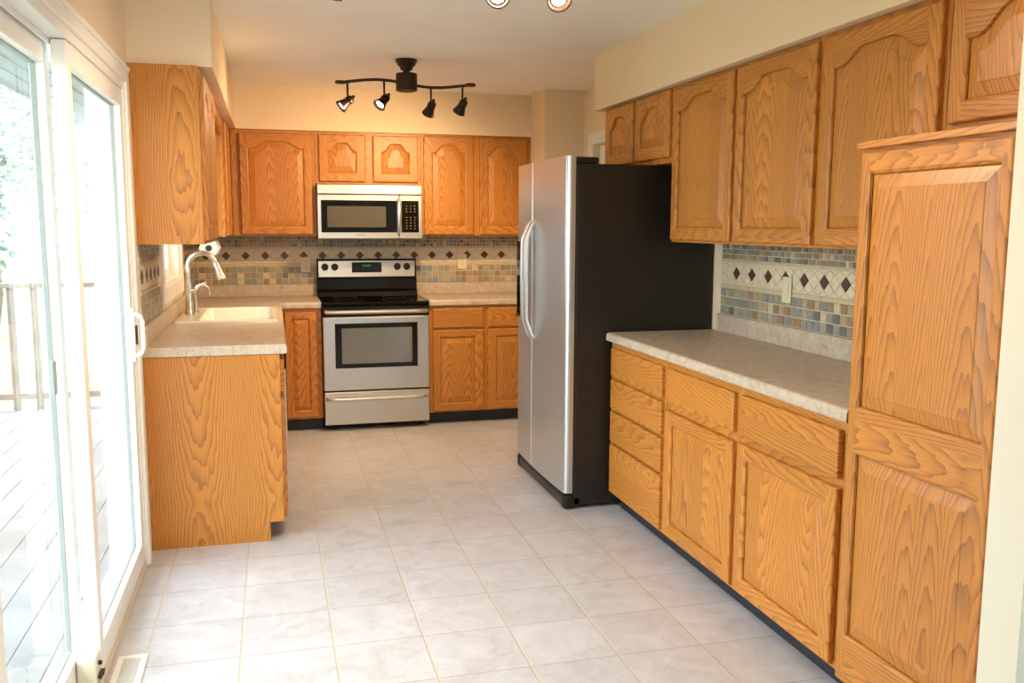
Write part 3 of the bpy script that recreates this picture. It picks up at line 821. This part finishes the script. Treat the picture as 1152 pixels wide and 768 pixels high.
# ------------------------------------------------------------------ over-the-range microwave
mw = thing('microwave', (W / 2, -.2, 1.358), 'stainless over-the-range microwave with black door window and keypad', 'microwave')
ym_ = -.395
bx('case', BLACKPLASTIC, mw, .001, W - .001, -.37, -.010, 1.358, 1.753)
bx('vent_strip', STEEL, mw, 0, W, ym_ + .004, -.369, 1.684, 1.753, bev=.005)
mdo = bx('door', STEEL, mw, 0, .588, ym_, -.369, 1.362, 1.680, bev=.005)
mcp = bx('control_panel', STEEL, mw, .590, W, ym_, -.369, 1.362, 1.680, bev=.005)
bx('door_glass', BLACKGLASS, mdo, .024, .572, ym_ - .003, ym_ + .002, 1.408, 1.640, bev=.005)
bx('window_screen', MWGLASS, mdo, .068, .490, ym_ - .0045, ym_ - .002, 1.446, 1.598, bev=.001)
f = MB(); f.tube([(.583, ym_ + .004, 1.650), (.583, ym_ - .022, 1.646), (.583, ym_ - .040, 1.620), (.583, ym_ - .044, 1.54), (.583, ym_ - .040, 1.445), (.583, ym_ - .022, 1.412), (.583, ym_ + .004, 1.408)], .0135, 10); f.build('handle', STEEL, mdo)
bx('nameplate', GREYMARK, mdo, .272, .338, ym_ - .0012, ym_ + .001, 1.388, 1.394)
kp = bx('keypad', BLACKGLASS, mcp, .604, .732, ym_ - .003, ym_ + .002, 1.408, 1.640, bev=.005)
f = MB()
for r in range(9):
    if r == 3: continue
    for c in range(3): f.box(.637 + c * .030, .646 + c * .030, ym_ - .0038, ym_ - .0025, 1.598 - r * .0205, 1.604 - r * .0205)
f.build('key_legend', GREYMARK, kp)

# ------------------------------------------------------------------ refrigerator
fx, FY0, FY1, FS = 1.087, -2.779, -1.846, -2.191
fr = thing('refrigerator', (1.5, -2.31, 0), 'stainless side-by-side refrigerator with black sides jutting out from the right wall', 'refrigerator')
f = MB(); f.box(1.150, XR - .012, FY0 + .004, FY1 - .004, .02, 1.7686, .006); f.build('cabinet_body', BLACKTEX, fr)
f = MB(); f.box(1.10, 1.20, FY0 + .004, FY1 - .004, .005, .075, .018); f.box(1.095, 1.16, FY0 - .001, FY0 + .07, 0, .082, .02); f.box(1.095, 1.16, FY1 - .07, FY1, 0, .082, .02); f.build('base_grille', BLACKPLASTIC, fr)
def fdoor(y0, y1, nm):
    pts = [(1.1425, y0 + .001), ]; r = .028; n = 7
    xf = lambda y: fx + .010 * ((2 * (y - (FY0 + FY1) / 2) / (FY1 - FY0)) ** 2)
    for i in range(n + 1):
        a = PI / 2 * i / n; rr = r if y0 < FS - .1 else .008
        pts.append((xf(y0) + rr - rr * math.sin(a), y0 + rr - rr * math.cos(a)))
    for i in range(1, 12):
        y = y0 + .03 + (y1 - y0 - .06) * i / 12; pts.append((xf(y), y))
    for i in range(n + 1):
        a = PI / 2 * i / n; rr = r if y1 > FS + .1 else .008
        pts.append((xf(y1) + rr - rr * math.cos(a), y1 - rr + rr * math.sin(a)))
    pts.append((1.1425, y1 - .001))
    return MB().prism(pts, 'z', .088, 1.806, smooth=True).build(nm, SATIN, fr, sharp=50)
d1 = fdoor(FY0, FS - .003, 'refrigerator_door'); d2 = fdoor(FS + .003, FY1, 'freezer_door')
f = MB(); f.box(1.1425, 1.150, FY0 + .008, FS - .008, .092, 1.795); f.box(1.1425, 1.150, FS + .008, FY1 - .008, .092, 1.795); f.build('door_gasket', BLACKPLASTIC, fr)
for nm, yy, par in (('handle', -2.232, d1), ('handle', -2.158, d2)):
    s = -1 if par is d1 else 1
    pts = [(fx + .004, yy, 1.485), (fx - .012, yy, 1.468), (fx - .030, yy, 1.425), (fx - .042, yy, 1.390), (fx - .045, yy, 1.36), (fx - .047, yy, 1.16), (fx - .045, yy, .96), (fx - .042, yy, .93), (fx - .030, yy, .895), (fx - .012, yy, .852), (fx + .004, yy, .836)]
    MB().tube(pts, .0125, 10).build(nm, STEEL, par)
f = MB(); f.box(1.0865, 1.105, -2.100, -1.868, .925, 1.372, .004)
dsp = f.build('dispenser', BLACKGLASS, d2)
bx('dispenser_controls', GREYMARK, dsp, 1.0865, 1.0885, -2.07, -1.91, 1.26, 1.285)
bx('dispenser_tray', BLACKPLASTIC, dsp, 1.076, 1.092, -2.085, -1.895, .932, .946, bev=.003)
for yy, w in ((FY0 + .055, .05), (FY1 - .055, .05)):
    f = MB(); f.box(1.112, 1.265, yy - w, yy + w, 1.769, 1.802, .008); f.build('hinge_cover', BLACKPLASTIC, fr)

# ------------------------------------------------------------------ sink, faucet, dispenser, towel holder
sk = thing('sink', (-.58, -1.485, CT), 'white drop-in kitchen sink set into the left counter under the window', 'sink')
f = MB()
def rrect(x0, x1, y0, y1, r, z, n=5):
    out = []
    for (cx, cy, a0) in ((x1 - r, y1 - r, 0), (x0 + r, y1 - r, PI / 2), (x0 + r, y0 + r, PI), (x1 - r, y0 + r, 3 * PI / 2)):
        for i in range(n + 1):
            a = a0 + PI / 2 * i / n; out.append((cx + r * math.cos(a), cy + r * math.sin(a), z))
    return out
loops = [rrect(-.856, -.304, -1.912, -1.060, .03, CT + .0005), rrect(-.854, -.306, -1.910, -1.062, .03, CT + .010), rrect(-.846, -.314, -1.902, -1.070, .03, CT + .015),
         rrect(-.735, -.345, -1.875, -1.095, .05, CT + .014), rrect(-.728, -.352, -1.868, -1.102, .05, CT + .006), rrect(-.718, -.362, -1.858, -1.112, .05, CT - .15), rrect(-.68, -.40, -1.82, -1.15, .05, CT - .175)]
for A, B in zip(loops, loops[1:]):
    for i in range(len(A)):
        j = (i + 1) % len(A); f.face([A[i], A[j], B[j], B[i]], 0, True)
f.face(loops[-1])
bmesh.ops.remove_doubles(f.bm, verts=f.bm.verts, dist=1e-5)
f.build('basin', PORC, sk, sharp=60)
f = MB(); f.lathe([(.042, 0), (.040, .004), (.012, .002)], (-.54, -1.485, CT - .175), seg=20); f.build('drain', NICKEL, sk)
fz = CT + .0155; bxx, byy = -.800, -1.485
fc = thing('faucet', (bxx, byy, fz), 'tall brushed nickel gooseneck faucet with pull-down spray head behind the sink', 'faucet')
f = MB(); f.lathe([(.031, 0), (.031, .008), (.027, .014), (.026, .07), (.026, .074), (.024, .08), (.021, .14), (.0185, .185), (.0155, .2)], (bxx, byy, fz), seg=20); f.build('body', NICKEL, fc)
R_ = .078; zt = 1.218; pts = [(bxx, byy, fz + .19), (bxx, byy, zt - .02)]
for i in range(17):
    a = PI - (PI * .92) * i / 16; pts.append((bxx + R_ + R_ * math.cos(a), byy - .01 * i / 16, zt + R_ * math.sin(a)))
f = MB(); f.tube(pts, .0148, 14); f.build('gooseneck', NICKEL, fc)
e = Vector(pts[-1]); dirv = (Vector(pts[-1]) - Vector(pts[-2])).normalized()
f = MB(); f.lathe([(.0155, 0), (.0165, .004), (.019, .05), (.026, .085), (.027, .098), (.021, .100)], e, dirv, 18); f.build('spray_head', NICKEL, fc)
f = MB(); f.lathe([(.012, 0), (.014, .022), (.010, .030)], (bxx + .012, byy - .012, fz + .135), (1, -.4, .25), 14); f.tube([(bxx + .034, byy - .022, fz + .142), (bxx + .06, byy - .028, fz + .172), (bxx + .10, byy - .032, fz + .186)], [.009, .0075, .006], 10); f.build('lever', NICKEL, fc)
dx, dy = -.778, -1.375
ds = thing('soap_dispenser', (dx, dy, fz), 'small curved nickel dispenser tap beside the tall faucet', 'dispenser')
f = MB(); f.lathe([(.020, 0), (.020, .006), (.012, .012), (.010, .08), (.011, .085)], (dx, dy, fz), seg=16); f.build('base', NICKEL, ds)
pts = [(dx, dy, fz + .08)] + [(dx + .04 + .04 * math.cos(PI - PI * .95 * i / 10), dy, fz + .125 + .04 * math.sin(PI - PI * .95 * i / 10)) for i in range(11)] + [(dx + .081, dy, fz + .095)]
f = MB(); f.tube(pts, [.0075] * 11 + [.0075, .009], 10); f.build('spout', NICKEL, ds)
th = thing('towel_holder', (-.715, -.82, UB), 'pale round-ended towel holder with dark hub hanging under the corner wall cabinet', 'towel holder')
for k, yy in enumerate((-.985, -.68)):
    f = MB(); f.lathe([(.050, 0), (.060, .004), (.060, .012), (.030, .016), (.022, .016)], (-.715, yy, UB - .072), (0, -1, 0), 8); dsc = f.build('end_disc', PALEDISC, th)
    f = MB(); f.lathe([(.020, .012), (.020, .019), (.010, .021)], (-.715, yy, UB - .072), (0, -1, 0), 14); f.build('hub', HUB, dsc)
    bx('bracket', PALEDISC, th, -.727, -.703, yy - .010, yy, UB - .03, UB)
f = MB(); f.tube([(-.715, -.985, UB - .072), (-.715, -.68, UB - .072)], .012, 10); f.build('rod', PALEDISC, th)

# ------------------------------------------------------------------ ceiling track lights
def track_light(cx, cy, label, aims, watts, tint, share=(1, 1, 1, 1)):
    t = thing('track_light', (cx, cy, ZC - .15), label, 'ceiling light', 'bronze ceiling track lights')
    z = ZC
    f = MB(); f.lathe([(.064, 0), (.064, -.016), (.056, -.020), (.054, -.032), (.040, -.044), (.034, -.062), (.022, -.064), (.018, -.082)], (cx, cy, z), seg=28); f.build('canopy', BRONZE, t)
    f = MB(); f.lathe([(.030, -.078), (.062, -.082), (.064, -.088), (.064, -.178), (.060, -.183), (.050, -.183), (.048, -.178)], (cx, cy, z), seg=28); f.build('housing', BRONZE, t)
    L = .390
    zb = lambda s: z - .140 + .012 * math.sin(-s / L * 2 * PI * .62)
    yb = lambda s: .030 * math.sin(s / L * PI)
    pts = [(cx + L * i / 16, cy + yb(L * i / 16), zb(L * i / 16)) for i in range(-16, 17)]
    f = MB(); f.tube(pts, .0090, 8); f.build('bar', BRONZE, t)
    for s in (-L, L):
        f = MB(); f.lathe([(.012, -.010), (.030, -.008), (.032, 0), (.030, .008), (.012, .010)], (cx + s, cy + yb(s), zb(s)), (0, 0, 1), 18); f.build('end_cap', BRONZE, t)
    for s, d, part in zip((-.35, -.137, .152, .343), aims, share):
        d = Vector(d).normalized()
        p = Vector((cx + s, cy + yb(s), zb(s))); q = p - Vector((0, 0, .112))
        f = MB(); f.tube([p, q], [.0065, .0055], 8); f.lathe([(.010, -.012), (.010, .012)], q, (0, 0, 1), 10); f.build('stem', BRONZE, t)
        o = q - d * .030
        f = MB(); f.lathe([(.004, -.024), (.009, -.020), (.009, -.008), (.016, -.004), (.024, .006), (.026, .026), (.019, .030), (.025, .035), (.027, .050), (.034, .070), (.040, .086), (.036, .086), (.028, .072)], o, d, 20); h = f.build('lamp_head', BRONZE, t)
        f = MB(); f.lathe([(.024, .074), (.022, .0755), (.010, .077), (.001, .0775)], o, d, 18); f.build('bulb', BULB, h)
        lo = lamp('lamp_glow', 'SPOT', o + d * .088, d, watts * part, tint, spot_size=math.radians(150), spot_blend=.8, shadow_soft_size=.02)
track_light(.482, -1.565, 'dark bronze four-lamp track light hanging from the ceiling near the back wall',
            [(-.75, -.15, -.62), (-.62, -.38, -.70), (-.25, .62, -.75), (-.30, .60, -.75)], LAMP_W * 1.0, (1.0, .68, .36), (.30, .5, 1.0, 1.0))
track_light(.225, -4.255, 'dark bronze four-lamp track light nearer the camera, mostly above the top edge',
            [(-.2, .4, -.85), (-.2, .4, -.85), (-.1, -.75, -.2), (-.05, -.85, -.62)], LAMP_W * .75, (1.0, .80, .58))

# ------------------------------------------------------------------ floor register
fv = thing('floor_register', (-.82, -4.06, 0), 'white floor register grille in the tile beside the patio door', 'vent')
f = MB(); x0, x1, y0, y1 = -.868, -.772, -4.29, -3.925
for e in ((x0, x1, y0, y0 + .022), (x0, x1, y1 - .022, y1), (x0, x0 + .020, y0 + .022, y1 - .022), (x1 - .020, x1, y0 + .022, y1 - .022)): f.box(*e, 0, .006, .002)
f.build('frame', WHITE, fv)
bx('duct', BLACKPLASTIC, fv, x0 + .018, x1 - .018, y0 + .02, y1 - .02, 0, .0012)
f = MB(); y = y0 + .028
while y < y1 - .026: f.box(x0 + .018, x1 - .018, y, y + .005, .001, .0048); y += .0118
f.build('louver', WHITE, fv)
